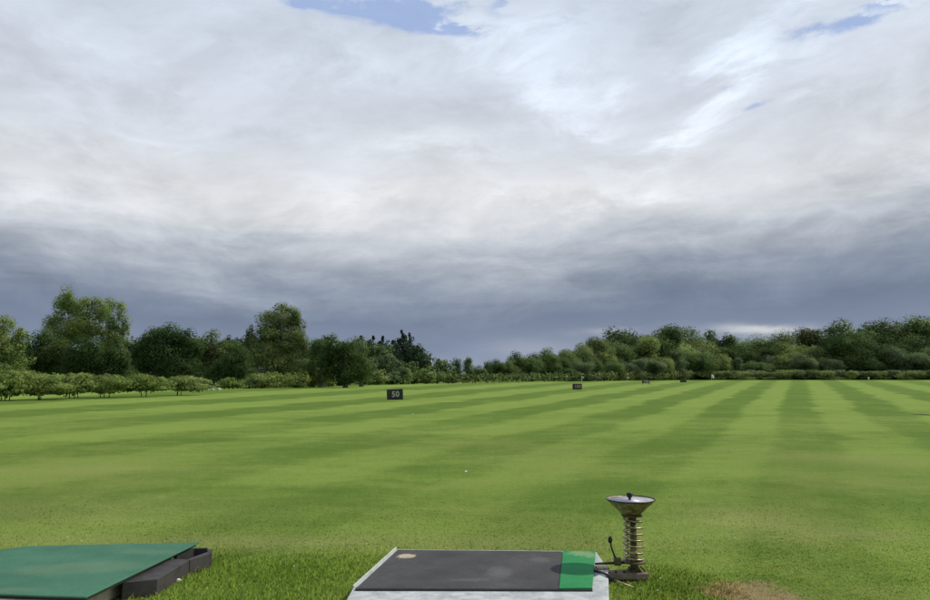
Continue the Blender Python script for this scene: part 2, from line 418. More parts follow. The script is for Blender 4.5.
# open far half: outer wall, low far end, floor and inner sheet coloured black for the shade inside
E = gz(211,552.3,ZT); E2 = gz(207.3,548.9,ZT); C2 = gz(185.5,559.0,ZT); G = gz(177,556.5,ZT); H = gz(194,549.6,ZT); EI = gz(207.6,551.2,ZT)
mb = MB(); mb.prism([(C2[0]+.004,C2[1]+.006), (C[0],C[1]+.006), (E[0],E[1]), (EI[0],EI[1])], -.01, ZT-.004)
bevel(local(mb.build('side_wall', m_rub), tr0), .006)
mb = MB(); mb.prism([(EI[0],EI[1]+.003), (E[0],E[1]+.003), (E2[0]+.03,E2[1]+.03), (E2[0],E2[1])], -.01, ZT-.006)
bevel(local(mb.build('end_wall', m_rub), tr0), .006)
mb = MB(); mb.prism([(G[0]+.01,G[1]+.01), (C2[0],C2[1]+.010), (EI[0]-.004,EI[1]-.002), (E2[0]-.004,E2[1]-.003), (H[0],H[1])], -.01, .03)
local(mb.build('shade_floor', m_black), tr0)
mb = MB(); mb.prism([(G[0],G[1]), (H[0],H[1]+.003), (E2[0]-.003,E2[1]+.0), (E2[0]-.003,E2[1]+.02), (H[0]-.02,H[1]+.03), (G[0]-.03,G[1]+.01)], .031, ZT+.004)
local(mb.build('shade_liner', m_black), tr0)

# ------------------------------------------------------------------ ball feeder with bowl
m_brass = simple('tarnished_brass', (.16,.12,.045), (.36,.30,.14), 26, .52, metal=.6, bump=.35, bscale=60, r0=.42, r1=.6)
m_dbrass = simple('dark_brass', (.055,.045,.022), (.13,.105,.05), 16, .5, metal=.6, bump=.15)
m_steel = simple('pale_spring_steel', (.20,.165,.085), (.44,.38,.22), 30, .45, metal=.7, r0=.42, r1=.6)
m_inner = simple('sky_reflection_grey', (.34,.34,.36), (.62,.62,.65), 16, .45, metal=.35)  # pale grey paints the sky reflected inside the metal bowl
m_dark = simple('black_metal', (.012,.012,.010), (.035,.032,.026), 20, .5, metal=.3)
m_wood = simple('weathered_beam', (.11,.085,.055), (.24,.19,.13), 18, .85, bump=.4)
DY = 5.80; bx_ = (628.6-CX)/F*DY
zz_ = lambda py: at(628, py, DY)[2]
px2m = DY/F
bf = empty('ball_feeder', (bx_, DY, 0)); tag(bf, 'tarnished brass ball feeder with shallow bowl on a spring wrapped post', 'ball feeder')
zr, zb = zz_(499.2), zz_(513.0)
ro, ri = 23.6*px2m, 10.*px2m
bc = (bx_-1.3*px2m)
mb = MB(); mb.lathe([(ri*.9, zb-.012), (ri, zb), (ro*.985, zr-.006), (ro, zr), (ro-.004, zr+.001), (ro*.96, zr-.004), (ri*.95, zb+.014), (.001, zb+.008)], bc, DY, 56)
o = local(mb.build('bowl', m_brass, smooth=True), bf); 
mb = MB(); mb.lathe([(ro*.955, zr-.0045), (ri*.94, zb+.0165), (.001, zb+.0105)], bc, DY, 56)
lin_ = local(mb.build('sky_grey_skin', m_inner, smooth=True), bf); lin_.parent = o;  # inner skin carrying the painted sky reflection
mb = MB(); mb.tube([(bc+math.cos(a)*ro, DY+math.sin(a)*ro, zr) for a in np.linspace(0, 2*math.pi, 49)], .0045, 8)
q = local(mb.build('rolled_rim', m_dark, smooth=True), bf); q.parent = o
mb = MB(); mb.lathe([(.012, zb-.012), (ri*1.02, zb-.012), (ri*1.02, zb-.022), (.03, zb-.026), (.03, zb-.05), (.012, zb-.05)], bx_-.003, DY, 32)
local(mb.build('bowl_collar', m_dbrass), bf)
mb = MB(); mb.lathe([(.010, zb), (.010, zr+.012), (.019, zr+.014), (.021, zr+.030), (.024, zr+.040), (.020, zr+.046), (.001, zr+.047)], bx_-2.2*px2m, DY, 20)
local(mb.build('knob', m_dark, smooth=True), bf)
zbm = zz_(571.3)
mb = MB(); mb.lathe([(.024, zbm), (.024, zb-.03)], bx_+.004, DY, 24)
local(mb.build('post', m_dbrass, smooth=True), bf)
mb = MB(); mb.lathe([(.026, zz_(560)), (.030, zz_(558)), (.030, zz_(552)), (.026, zz_(551)), (.026, zz_(548))], bx_+.004, DY, 20)
local(mb.build('post_sleeve', m_brass), bf)
# helix: tight chain-like coils on the left side of the post
zt0, zt1 = zz_(515.5), zz_(562.)
pts = []
NT = 7.4
for i in range(int(NT*28)+1):
    a = i/28*2*math.pi; k = i/(NT*28)
    pts.append((bx_+.002+math.cos(a)*.066, DY+math.sin(a)*.066, zt0+(zt1-zt0)*k))
mb = MB(); mb.tube(pts, .0078, 7); local(mb.build('spring', m_steel, smooth=True), bf)
pts = []
for i in range(13*12+1):
    a = i/12*2*math.pi; k = i/(13*12)
    pts.append((bx_-.044+math.cos(a)*.017, DY-.05+math.sin(a)*.017, zt0+(zt1-zt0)*(.02+.9*k)))
mb = MB(); mb.tube(pts, .0034, 6); local(mb.build('return_spring', m_steel, smooth=True), bf)
mb = MB(); mb.lathe([(.026, zz_(563)), (.085, zz_(562.4)), (.088, zz_(561.2)), (.05, zz_(559)), (.026, zz_(558.5))], bx_+.004, DY, 30)
local(mb.build('spring_seat', m_dbrass), bf)
mb = MB(); mb.lathe([(.040, zbm), (.040, zz_(569)), (.030, zz_(567)), (.026, zz_(563.5))], bx_+.006, DY, 24)
local(mb.build('post_foot', m_dbrass), bf)
for dx_ in (-.055, .05, .085):
    mb = MB(); mb.tube([(bx_+dx_*.55, DY-.01, zz_(566)), (bx_+dx_, DY-.02, zbm)], .006, 6)
    local(mb.build('foot_brace', m_dbrass), bf)
# beam on the grass carrying the post
xl, xr = at(609.5,574,DY-.06)[0], at(648,574,DY-.06)[0]
mb = MB(); mb.box(xl, xr, DY-.075, DY+.05, zbm-.043, zbm)
bevel(local(mb.build('base_beam', m_wood), bf), .004)
mb = MB(); mb.box(at(597,572,DY-.06)[0], xl-.001, DY-.07, DY+.03, ZP+.002, ZP+.012)
local(mb.build('mounting_plate', m_steel), bf)
for sx in (xl+.04, xr-.04):
    mb = MB(); mb.box(sx-.012, sx+.012, DY-.03, DY+.0, -.03, zbm-.043)
    local(mb.build('ground_peg', m_dbrass), bf)
for sx in (xl+.05, xl+.11, xr-.05):
    mb = MB(); mb.lathe([(.012, zbm+.0005), (.012, zbm+.010), (.006, zbm+.011), (.006, zbm+.018), (.001, zbm+.018)], sx, DY-.045, 6)
    local(mb.build('bolt', m_dbrass), bf)
# swing arm to the mat and tall curved lever
zarm = zz_(562.8)
mb = MB(); mb.tube([(at(594.5,563,DY)[0], DY-.02, zarm-.003), (at(606,563,DY)[0], DY-.02, zarm+.0), (bx_-.03, DY-.02, zarm+.008)], [.007,.009,.011], 10)
local(mb.build('swing_arm', m_dark, smooth=True), bf)
mb = MB(); mb.box(at(613,560,DY)[0], at(620,560,DY)[0], DY-.05, DY-.01, zz_(564.5), zz_(556.5))
bevel(local(mb.build('pivot_block', m_dbrass), bf), .006)
mb = MB(); lv = [(616,559),(614.5,556),(612.6,551),(611.2,546.5),(610.4,542)]
mb.tube([at(a, b_, DY-.03) for a, b_ in lv], [.009,.007,.006,.006,.007], 10)
L = local(mb.build('lever', m_dark, smooth=True), bf)
ce = Vector(at(610.1, 540.2, DY-.03)); mb = MB(); mb.lathe([(.001, ce.z-.022), (.012, ce.z-.018), (.016, ce.z-.004), (.015, ce.z+.012), (.009, ce.z+.024), (.001, ce.z+.027)], ce.x, ce.y, 16)
q = local(mb.build('lever_grip', m_dark, smooth=True), bf); q.parent = L
# black rod lying over the pad corner
rod = [at(592.6,570.8,DY-.10), at(598,575.5,DY-.16), at(604,580.5,DY-.22), at(609.5,585.2,DY-.28)]
mb = MB(); mb.tube([(a, b_, max(c_, ZP+.012)) for a, b_, c_ in rod], [.011,.009,.008,.010], 10)
rr = local(mb.build('trip_rod', m_dark, smooth=True), bf)
p0 = rod[-1]; mb = MB(); mb.tube([(p0[0]-.01, p0[1]+.01, ZP+.006), (p0[0]+.025, p0[1]-.02, ZP-.004)], [.016,.013], 10)
q = local(mb.build('rod_foot', m_dark), bf); q.parent = rr
mb = MB(); mb.tube([(p0[0]+.03, p0[1]-.02, ZP-.01), (p0[0]+.09, p0[1]-.05, .055), (p0[0]+.16, p0[1]-.06, .03)], .006, 8)
q = local(mb.build('rod_tail', m_steel, smooth=True), bf); q.parent = rr

# ------------------------------------------------------------------ yardage boards
m_sign = simple('dark_board', (.012,.014,.009), (.028,.030,.018), 5, .6)
m_signb = simple('brown_board', (.030,.020,.013), (.065,.042,.030), 5, .6)
m_signside = simple('board_side', (.05,.052,.042), (.09,.09,.075), 5, .7)
m_cream = simple('cream_paint', (.42,.42,.30), (.60,.60,.46), 9, .7)
m_pink = simple('faded_pink_paint', (.34,.27,.22), (.46,.38,.31), 9, .7)
def text(txt, size, mat, parent, loc, rz, xs=1.):
    cu = bpy.data.curves.new('numerals', 'FONT'); cu.body = txt; cu.size = size; cu.extrude = .004; cu.align_x = 'CENTER'; cu.align_y = 'CENTER'
    cu.offset = size*.022; cu.space_character = 1.12
    cu.materials.append(mat)
    tmp = bpy.data.objects.new('tmp', cu); COL.objects.link(tmp); bpy.context.view_layer.update()
    me = bpy.data.meshes.new_from_object(tmp, depsgraph=bpy.context.evaluated_depsgraph_get()); bpy.data.objects.remove(tmp)
    o = bpy.data.objects.new('numerals', me); COL.objects.link(o); o.parent = parent
    o.location = loc; o.rotation_euler = (math.pi/2, 0, rz); o.scale = (xs, 1, 1)
    return o
def board(pxl, pxr, pyt, pyb, txt, rz, mat, tmat, label, dep=.34, tilt=0., legs=0., frame=None):
    g = gz((pxl+pxr)/2, pyb); Y0 = g[1]
    wd = (pxr-pxl)/F*Y0; ht = (pyb-pyt)/F*Y0
    r = empty('distance_board', (g[0], Y0, 0), rz); r.rotation_euler = (0, tilt, rz)
    tag(r, label, 'distance board', 'distance boards standing on the range')
    mb = MB(); mb.box(-wd/2, wd/2, 0, dep, legs, ht)
    bevel(mb.build('board_box', mat, r), .045, 3)
    if txt:
        text(txt, ht*.72, tmat, r, (0.03*wd, -.012, (ht+legs)/2), 0, .92)
    if legs:
        for sx in (-1, 1):
            mb = MB(); mb.box(sx*wd*.44-.03, sx*wd*.44+.03, .05, .11, -.03, legs+.01); mb.build('leg', mat, r)
    if frame:
        mb = MB(); mb.box(-wd*.36, wd*.36, -.006, .004, legs+(ht-legs)*.22, ht*.80); mb.build('panel', frame, r)
    return r
b50 = board(387.2,403.2,389.2,399.8,'50', R(7), m_sign, m_cream, 'black 50 board with cream numerals, the nearest distance board', .4, tilt=R(-2.5))
mb = MB(); mb.box(-.565, -.527, .03, .37, .04, .62); 
b100 = board(572.9,582.1,383.8,389.6,'100', R(4), m_signb, m_pink, 'dark brown distance board with faded pinkish numerals, second nearest', .3)
b150 = board(642.2,649.4,380.2,384.9,'150', R(-6), m_signb, m_cream, 'small dark board with a stay leaning out at its right', .2, legs=.28, tilt=R(2))
mb = MB(); mb.tube([(.55,0,.5), (.98,-.7,0)], .03, 6); mb.build('stay', m_signb, b150)
m_pgreen = simple('pale_green_panel', (.15,.19,.09), (.22,.26,.13), 9, .7)
b200 = board(680.2,686.6,379.4,382.4,None, R(3), m_signb, m_cream, 'tiny low dark board farthest away near the wood edge', .2)

# ------------------------------------------------------------------ flags, markers, balls, stones
m_white = simple('white_cloth', (.72,.72,.72), (.85,.85,.85), 6, .8)
m_pole = simple('pole_paint', (.45,.45,.40), (.62,.62,.56), 6, .5)
m_yel = simple('yellow_paint', (.60,.52,.20), (.75,.66,.30), 6, .6)
def flag(px, pyt, Y, wpx, hpx, label, mat):
    b_ = at(px, 400, Y); top = at(px, pyt, Y)[2]
    r = empty('flag_pole', (b_[0], Y, 0)); tag(r, label, 'flag', 'marker flags on the far turf')
    mb = MB(); mb.tube([(0,0,-.05),(0,0,top)], .06, 8); mb.build('pole', m_pole, r)
    k = Y/F; n = 9; fw, fh = wpx*k, hpx*k; v = []; f = []
    for s_ in (0, 1):
        for j in range(5):
            for i in range(n):
                v.append((.06+fw*i/(n-1), math.sin(i*.9)*.13*fw+s_*.03-.015, top-.05-fh*j/4-(i/(n-1))**2*fh*.35))
    for s_ in (0, 1):
        for j in range(4):
            for i in range(n-1):
                a = s_*5*n+j*n+i; q_ = [a, a+1, a+n+1, a+n]; f.append(q_ if s_ else q_[::-1])
    mobj('banner', v, f, mat, r, True)
flag(712.3,374.2,300,2.2,3.2,'white flag on a pole against the dark shrubs at the far wood edge', m_white)
flag(582,376.2,225,2.0,1.6,'small pale flag on a thin pole just behind the brown board', m_pole)
flag(627.6,376.6,255,1.6,1.4,'small pale flag on a thin pole left of the stayed board', m_pole)
g = gz(866.5,381.6); mb = MB(); mb.lathe([(.12,0),(.12,.5),(.32,.55),(.32,1.0),(.2,1.15),(.001,1.2)], 0, 0, 12)
o = mb.build('marker_post', m_yel); o.location = (g[0], 300, 0); o.location.x = (866.5-CX)/F*300
tag(o, 'short yellow marker post on the far striped turf at the right', 'marker post')
def stone(px, py, wpx, hpx, label, seed):
    g = gz(px, py); k = g[1]/F; rnd = random.Random(seed); v = []; f = []; n = 12
    prof = [(1.,-.1),(1.05,.35),(.8,.75),(.45,.97)]
    for j, (r_, z_) in enumerate(prof):
        for i in range(n):
            a = 2*math.pi*i/n; rr_ = wpx*k/2*r_*(1+rnd.uniform(-.1,.1)); v.append((rr_*math.cos(a), rr_*.8*math.sin(a), z_*hpx*k*(1+rnd.uniform(-.06,.06))))
    v.append((0,0,hpx*k))
    for j in range(3):
        for i in range(n): f.append([j*n+i, j*n+(i+1)%n, (j+1)*n+(i+1)%n, (j+1)*n+i])
    for i in range(n): f.append([3*n+i, 3*n+(i+1)%n, 4*n])
    o = mobj('stone', v, f, m_stone, None, True); o.location = (g[0], g[1], 0)
    tag(o, label, 'stone', 'pale stones under the dark trees')
m_stone = simple('pale_stone', (.26,.27,.20), (.46,.46,.36), 5, .9, bump=.3)
stone(207.8,390.2,2.6,1.6,'smallest pale stone, leftmost of the three under the dark trees',1)
stone(212.4,390.3,3.4,2.1,'middle pale stone of the three under the dark trees',2)
stone(218.6,390.2,4.6,2.3,'widest pale stone, rightmost of the three under the dark trees',3)
stone(113.6,393.0,2.6,2.6,'small pale stone at the foot of the orchard trees further left',4)
m_ball = simple('golf_ball', (.75,.75,.73), (.85,.85,.84), 30, .35)
def ball(px, py, label, sink=.0):
    g = gz(px, py); bpy_m = MB(); prof = [(max(.0005, .0214*math.sin(a)), .0214-.0214*math.cos(a)) for a in np.linspace(.02, math.pi-.02, 14)]
    bpy_m.lathe(prof, 0, 0, 20); o = bpy_m.build('golf_ball', m_ball, None, True); o.location = (g[0], g[1], sink)
    tag(o, label, 'golf ball', 'golf balls left on the turf')
ball(178,583,'golf ball half sunk in grass beside the dark rubber trough', -.012)
ball(412.6,415,'golf ball on the turf just right of the 50 board', .01)
ball(465.8,471.6,'golf ball lying alone in the middle of the turf', -.028)

# ------------------------------------------------------------------ grass blades
def inside(px_, py_, poly):
    c = np.zeros(len(px_), bool); n = len(poly); j = n-1
    for i in range(n):
        xi, yi = poly[i]; xj, yj = poly[j]
        with np.errstate(divide='ignore', invalid='ignore'):
            t_ = ((yi > py_) != (yj > py_)) & (px_ < (xj-xi)*(py_-yi)/((yj-yi) or 1e-9)+xi)
        c ^= t_; j = i
    return c
def blades():
    rng = np.random.default_rng(5)
    V = []; T = []
    def grow(n, y0, y1, h0, h1, w0, lean, mask=None, bright=(.62,1.25), warm=0.):
        Y = np.sqrt(rng.uniform(y0*y0, y1*y1, n)); X = rng.uniform(-.74, .74, n)*Y+rng.uniform(-.5,.5,n)
        keep = ~(inside(X, Y, pad_poly) | inside(X, Y, lp_poly) | inside(X, Y, trough_poly))
        if mask is not None: keep &= mask(X, Y)
        X = X[keep]; Y = Y[keep]; n = len(X)
        patch = .5+.5*np.sin(X*2.1+np.sin(Y*1.7)*2)*np.sin(Y*2.6+np.sin(X*1.3)*2)
        hh = (rng.uniform(h0, h1, n))*(.65+.6*patch)
        ww = w0*rng.uniform(.6, 1.3, n); a = rng.uniform(0, 2*np.pi, n)
        la = rng.uniform(0, 2*np.pi, n); ll = hh*rng.uniform(.1, lean, n)
        bx = np.cos(a)*ww/2; by = np.sin(a)*ww/2
        v = np.empty((n, 5, 3))
        v[:,0] = np.stack([X-bx, Y-by, np.full(n, -.004)], 1); v[:,1] = np.stack([X+bx, Y+by, np.full(n, -.004)], 1)
        mx_, my_ = X+np.cos(la)*ll*.35, Y+np.sin(la)*ll*.35
        v[:,2] = np.stack([mx_+bx*.8, my_+by*.8, hh*.6], 1); v[:,3] = np.stack([mx_-bx*.8, my_-by*.8, hh*.6], 1)
        v[:,4] = np.stack([X+np.cos(la)*ll, Y+np.sin(la)*ll, hh], 1)
        t_ = rng.uniform(bright[0], bright[1], n); r_ = t_*(1+warm+rng.uniform(-.1,.22,n)*(rng.random(n) < .5)); b_ = t_*rng.uniform(.7,1.2,n)
        V.append(v); T.append(np.stack([r_, t_, b_, np.ones(n)], 1))
    rough_ = lambda X, Y: (Y < 6.75+.25*np.sin(X*3.))
    gfr = lambda X, Y: (((X > -2.2) & (X < -.5)) & (rng.random(len(X)) < np.clip((6.9+.2*np.sin(X*5)-Y)/1.0, 0, 1)))
    fade = lambda a, b_: (lambda X, Y: rng.random(len(X)) > np.clip((Y-a)/(b_-a), 0, 1))
    grow(110000, 3.9, 7.0, .014, .034, .006, 1., gfr, (.9,1.45))
    grow(6000, 3.9, 6.8, .03, .06, .006, 1., gfr, (.9,1.5), .06)
    cl_ = lambda X, Y: (np.hypot(X-gz(672,588)[0], (Y-gz(672,588)[1])*.7) < .50*np.sqrt(rng.random(len(X))))
    grow(220000, 4.6, 6.6, .014, .036, .007, 1., cl_, (.8,1.25))
    grow(130000, 3.9, 7.6, .005, .011, .006, 1.5, fade(5.2,7.6), (.95,1.22))
    grow(90000, 5.6, 10., .004, .009, .009, 1.6, fade(5.8,10.), (.98,1.22))
    v = np.concatenate(V); tt = np.concatenate(T); n = len(v)
    me = bpy.data.meshes.new('grass_blades')
    me.vertices.add(n*5); me.vertices.foreach_set('co', v.reshape(-1))
    base = np.arange(n)[:,None]*5
    loops = np.concatenate([base+np.array([[0,1,2,3]]), base+np.array([[3,2,4]])], 1).reshape(-1)
    me.loops.add(n*7); me.loops.foreach_set('vertex_index', loops)
    me.polygons.add(n*2)
    st = np.stack([np.arange(n)*7, np.arange(n)*7+4], 1).reshape(-1); me.polygons.foreach_set('loop_start', st)
    me.update(calc_edges=True); me.validate()
    ca = me.color_attributes.new('tone', 'FLOAT_COLOR', 'POINT'); ca.data.foreach_set('color', np.repeat(tt, 5, 0).reshape(-1))
    me.materials.append(m_blade)
    nr = rng.normal(0, .38, (n, 1, 3))+np.array([0,0,1.]); nr = np.repeat(nr, 5, 1).reshape(-1, 3); nr /= np.linalg.norm(nr, axis=1)[:,None]
    me.normals_split_custom_set_from_vertices(nr.tolist())
    o = bpy.data.objects.new('grass', me); COL.objects.link(o)
    tag(o, 'short green grass blades, longer around the mats and pads', 'grass', kind='stuff')
trough_poly = [A[:2], B[:2], C[:2], E[:2], (E[0]-.04,E[1]+.06), H[:2], D2[:2]]
def grown(poly, d):
    cx_ = sum(p[0] for p in poly)/len(poly); cy_ = sum(p[1] for p in poly)/len(poly); o_ = []
    for p in poly:
        l_ = math.hypot(p[0]-cx_, p[1]-cy_); k = (l_+d)/l_; o_.append((cx_+(p[0]-cx_)*k, cy_+(p[1]-cy_)*k))
    return o_
blades()
def clover():
    rnd = random.Random(3); mb = MB()
    spots_ = [(657,572),(650,580),(668,583),(690,545),(695,548),(320,560),(300,572),(60,538),(90,536),(230,590),(720,540),(640,592),(655,592),(70,540)]
    for px, py in spots_:
        for k in range(1):
            g = gz(px+rnd.uniform(-16,16), py+rnd.uniform(-3,3)); r_ = rnd.uniform(.003,.006); hh = rnd.uniform(.014,.026)
            if inside(np.array([g[0]]), np.array([g[1]]), lmp)[0] or inside(np.array([g[0]]), np.array([g[1]]), pad_poly)[0]: continue
            mb.lathe([(.001,hh-r_), (r_,hh), (r_*.7,hh+r_*.8), (.001,hh+r_)], g[0], g[1], 6)
    tag(mb.build('clover_flowers', m_white), 'scattered small white clover flower heads in the near grass', 'clover', kind='stuff')
clover()

# ------------------------------------------------------------------ foliage
def leaf_mesh(name, lobes, leaf, dens, seed, flat=.25, core=.16, tone=(.82,1.22), droop=0., asp=1., cw=.5):
    """lobes: (cx,cy,cz,rx,ry,rz). many small leaf sprays over each lobe, plus coarser ones inside"""
    rng = np.random.default_rng(seed); P_ = []; N_ = []; D_ = []; Sz = []; T_ = []
    la_ = np.array([l_[:3] for l_ in lobes]); cen = la_.mean(0); rad = (la_.max(0)-la_.min(0))/2+.5
    for (cx, cy, cz, rx, ry, rz) in lobes:
        area = 4*math.pi*((rx*ry)**1.6/3+(rx*rz)**1.6/3+(ry*rz)**1.6/3)**(1/1.6)
        n = max(12, int(dens*area/(leaf*leaf)))
        d = rng.normal(size=(n, 3)); d /= np.linalg.norm(d, axis=1)[:,None]
        rr = 1+np.clip(rng.normal(0, .09, n), -.25, .2)
        inner = rng.random(n) < core; rr = np.where(inner, rng.uniform(.35,.8,n), rr)
        p = np.array([cx,cy,cz])+d*np.array([rx,ry,rz])*rr[:,None]
        p[:,2] -= droop*rng.random(n)*rz
        nn = d*.8+rng.normal(0, .42, (n,3)); nn[:,2] += flat
        P_.append(p); N_.append(nn); D_.append(d*.75+(p-cen)/rad*cw+rng.normal(0, .17, (n,3))+np.array([0,0,.14])); Sz.append(leaf*rng.uniform(.5, 1.25, n)*np.where(inner, 1.9, 1.))
        lt = rng.uniform(.82, 1.2); tv = lt*rng.uniform(tone[0], tone[1], n)
        hu = rng.uniform(.94,1.08)
        T_.append(np.stack([tv*hu*rng.uniform(.94,1.10,n), tv, tv*rng.uniform(.85,1.15,n), np.ones(n)], 1))
    p = np.concatenate(P_); nn = np.concatenate(N_); s_ = np.concatenate(Sz); tt = np.concatenate(T_); n = len(p)
    low = p[:,2] < .12; p[low,2] = rng.uniform(.12, .5, low.sum())
    nn /= np.linalg.norm(nn, axis=1)[:,None]
    a = np.cross(nn, rng.normal(size=(n,3))); a /= np.linalg.norm(a, axis=1)[:,None]; b = np.cross(nn, a)
    s2 = s_[:,None]/2
    v = np.empty((n, 4, 3)); v[:,0] = p-a*s2*1.15*asp; v[:,1] = p-b*s2*.8+a*s2*.1+nn*s2*.2; v[:,2] = p+a*s2*1.15*asp; v[:,3] = p+b*s2*.8-a*s2*.15+nn*s2*.2
    me = bpy.data.meshes.new(name); me.vertices.add(n*4); me.vertices.foreach_set('co', v.reshape(-1))
    me.loops.add(n*4); me.loops.foreach_set('vertex_index', np.arange(n*4)); me.polygons.add(n); me.polygons.foreach_set('loop_start', np.arange(n)*4)
    me.update(calc_edges=True); me.validate()
    ca = me.color_attributes.new('tone', 'FLOAT_COLOR', 'POINT'); ca.data.foreach_set('color', np.repeat(tt, 4, 0).reshape(-1))
    me.materials.append(LM['mid green'])
    dn = np.concatenate(D_); dn /= np.linalg.norm(dn, axis=1)[:,None]
    me.normals_split_custom_set_from_vertices(np.repeat(dn, 4, 0).tolist())
    return me
def fill(ell, n, r, seed, kmax=.92):
    """break an ellipsoid into n overlapping leafy lobes, uneven at the outline"""
    rnd = random.Random(seed); cx, cy, cz, rx, ry, rz = ell; out_ = []
    for i in range(n):
        while True:
            d = [rnd.gauss(0,1) for _ in range(3)]; l_ = math.sqrt(sum(q*q for q in d)); d = [q/l_ for q in d]
            if d[2] > -.97: break
        k = rnd.uniform(.45, kmax)
        s_ = rnd.uniform(.65, 1.35)*r
        out_.append((cx+d[0]*rx*k, cy+d[1]*ry*k, cz+d[2]*rz*k, s_*rx, s_*ry, s_*rz*rnd.uniform(.7,1.05)))
    out_.append((cx, cy, cz, rx*.62, ry*.62, rz*.62))
    return out_
def trunk_mesh(name, h_, r_, seed, spread=2., stems=1):
    rnd = random.Random(seed); mb = MB()
    for s_ in range(stems):
        ox = 0 if stems == 1 else rnd.uniform(-.4,.4); oy = 0 if stems == 1 else rnd.uniform(-.3,.3)
        pts = [(ox+rnd.uniform(-.02,.02)*h_*i/5, oy+rnd.uniform(-.02,.02)*h_*i/5, h_*i/5-.1*(i == 0)) for i in range(6)]
        mb.tube(pts, [r_*(1.35,1.,.85,.65,.45,.2)[i] for i in range(6)], 8)
        for k in range(6 if stems == 1 else 3):
            z0 = h_*rnd.uniform(.35,.8); a = rnd.uniform(0, 6.28); l_ = spread*rnd.uniform(.5,1.)
            q = pts[min(5, int(z0/h_*5))]
            mb.tube([(q[0],q[1],z0), (q[0]+math.cos(a)*l_*.45, q[1]+math.sin(a)*l_*.45, z0+l_*.35), (q[0]+math.cos(a)*l_, q[1]+math.sin(a)*l_, z0+l_*.9)], [r_*.4, r_*.28, r_*.1], 6)
    me = bpy.data.meshes.new(name); me.from_pydata([tuple(v_) for v_ in mb.v], [], mb.f); me.update(); me.materials.append(m_bark)
    return me
def plant(name, cat, label, group, loc, crown_me, trunk_me, tone, rz=0., scale=(1,1,1), crown_scale=None):
    r = empty(name, loc, rz); r.scale = scale; tag(r, label, cat, group)
    c_ = bpy.data.objects.new('crown', crown_me); COL.objects.link(c_); c_.parent = r
    c_.material_slots[0].link = 'OBJECT'; c_.material_slots[0].material = LM[tone]
    if trunk_me:
        t_ = bpy.data.objects.new('trunk', trunk_me); COL.objects.link(t_); t_.parent = r
    return r

# individually shaped trees on the left, each crown given as ellipses seen at its own distance
seedc = [100]
def hero(cat, label, d, bpx, ells, tone, leaf, lobe=.36, dens=.72, tr=.28, nl=16, group='tall trees along the left edge', core=.2, depth=.85):
    seedc[0] += 1; sd = seedc[0]; k = d/F; X0 = (bpx-CX)*k; lobes = []
    for i, (px, py, rx, ry) in enumerate(ells):
        c_ = at(px, py, d)
        lobes += fill((c_[0]-X0, random.Random(sd*9+i).uniform(-.3,.3)*rx*k, c_[2], rx*k, rx*k*depth, ry*k), nl, lobe, sd*50+i)
    me = leaf_mesh('crown', lobes, leaf, dens, sd, core=core)
    top = max(l_[2] for l_ in lobes)
    return plant('tree', cat, label, group, (X0, d, 0), me, trunk_mesh('trunk', top*.85, tr, sd, 1.6), tone)
hero('tree','pale drooping willow at the left frame edge',86,4,[(2,334,24,22),(-22,345,28,30),(14,356,18,20),(-2,374,30,14),(24,340,8,14)],'yellow green',.175,dens=.55)
hero('tree','tallest airy light green tree left of the dark oak, ragged top',108,86,[(62,310,15,21),(60,332,18,18),(80,309,14,17),(99,308,14,17),(117,318,12,20),(88,330,26,18),(112,342,18,16),(124,330,7,10),(66,300,7,10)],'yellow green',.16,lobe=.40,dens=.62,nl=14)
hero('tree','dark leafy tree between the willow and the tall airy tree',97,46,[(42,348,16,20),(58,356,18,22),(30,362,18,20),(50,376,28,14)],'dark green',.175)
hero('tree','dark rounded tree in front of the tall airy tree',95,100,[(92,356,26,20),(118,358,14,20),(80,374,26,14),(115,376,24,14)],'dark green',.175)
hero('tree','broad dark oak left of the stones, domed top',105,168,[(172,341,22,18),(158,345,20,18),(143,354,14,20),(188,348,14,16),(165,365,40,20),(185,372,22,16)],'dark green',.175)
hero('tree','olive topped tree right of the broad dark oak',112,214,[(212,349,16,16),(203,356,16,20),(226,354,14,16),(215,370,26,16)],'olive green',.175)
hero('tree','dark low tree behind the three pale stones',102,232,[(232,362,16,16),(218,374,18,13),(244,372,16,14)],'dark green',.175)
hero('tree','small dark pointed tree left of the tall domed tree',118,228,[(228,342,5,8),(236,350,12,14)],'dark green',.175,nl=10)
hero('tree','second tallest tree with a light domed top and dark skirts',114,280,[(279,317,19,18),(296,322,9,17),(268,328,14,16),(284,338,27,16),(258,346,14,18),(303,341,7,15),(280,360,38,20),(250,335,5,10)],'olive green',.165,dens=.66)
hero('tree','low dark tree right of the domed tall tree',106,322,[(319,350,13,13),(330,347,13,12),(318,368,18,18)],'mid green',.17)
hero('tree','round bushy grey green tree with silvery highlights',101,346,[(344,352,15,14),(356,360,13,14),(335,364,18,18),(350,374,22,13),(333,348,8,10)],'dark green',.17)
hero('tree','silvery leaved tree just left of the conifers',112,362,[(360,355,10,15),(366,368,11,15)],'grey green',.17,dens=.6)
hero('tree','rounded grey green tree in front of the conifers',145,388,[(386,363,14,11),(378,372,12,10),(398,371,12,10)],'grey green',.36,nl=12)
hero('tree','dark sloping tree right of the conifers',185,424,[(420,357,10,11),(430,362,11,12),(412,362,10,14),(440,370,10,9)],'dark green',.45,nl=12)
hero('tree','dark tree tailing off at the low end of the left wood',195,445,[(440,366,9,9),(450,372,8,6)],'mid green',.45,nl=10)
hero('tree','mid green filler tree behind the shrubs under the conifers',150,408,[(410,370,13,10),(398,376,12,7)],'mid green',.4,nl=10)

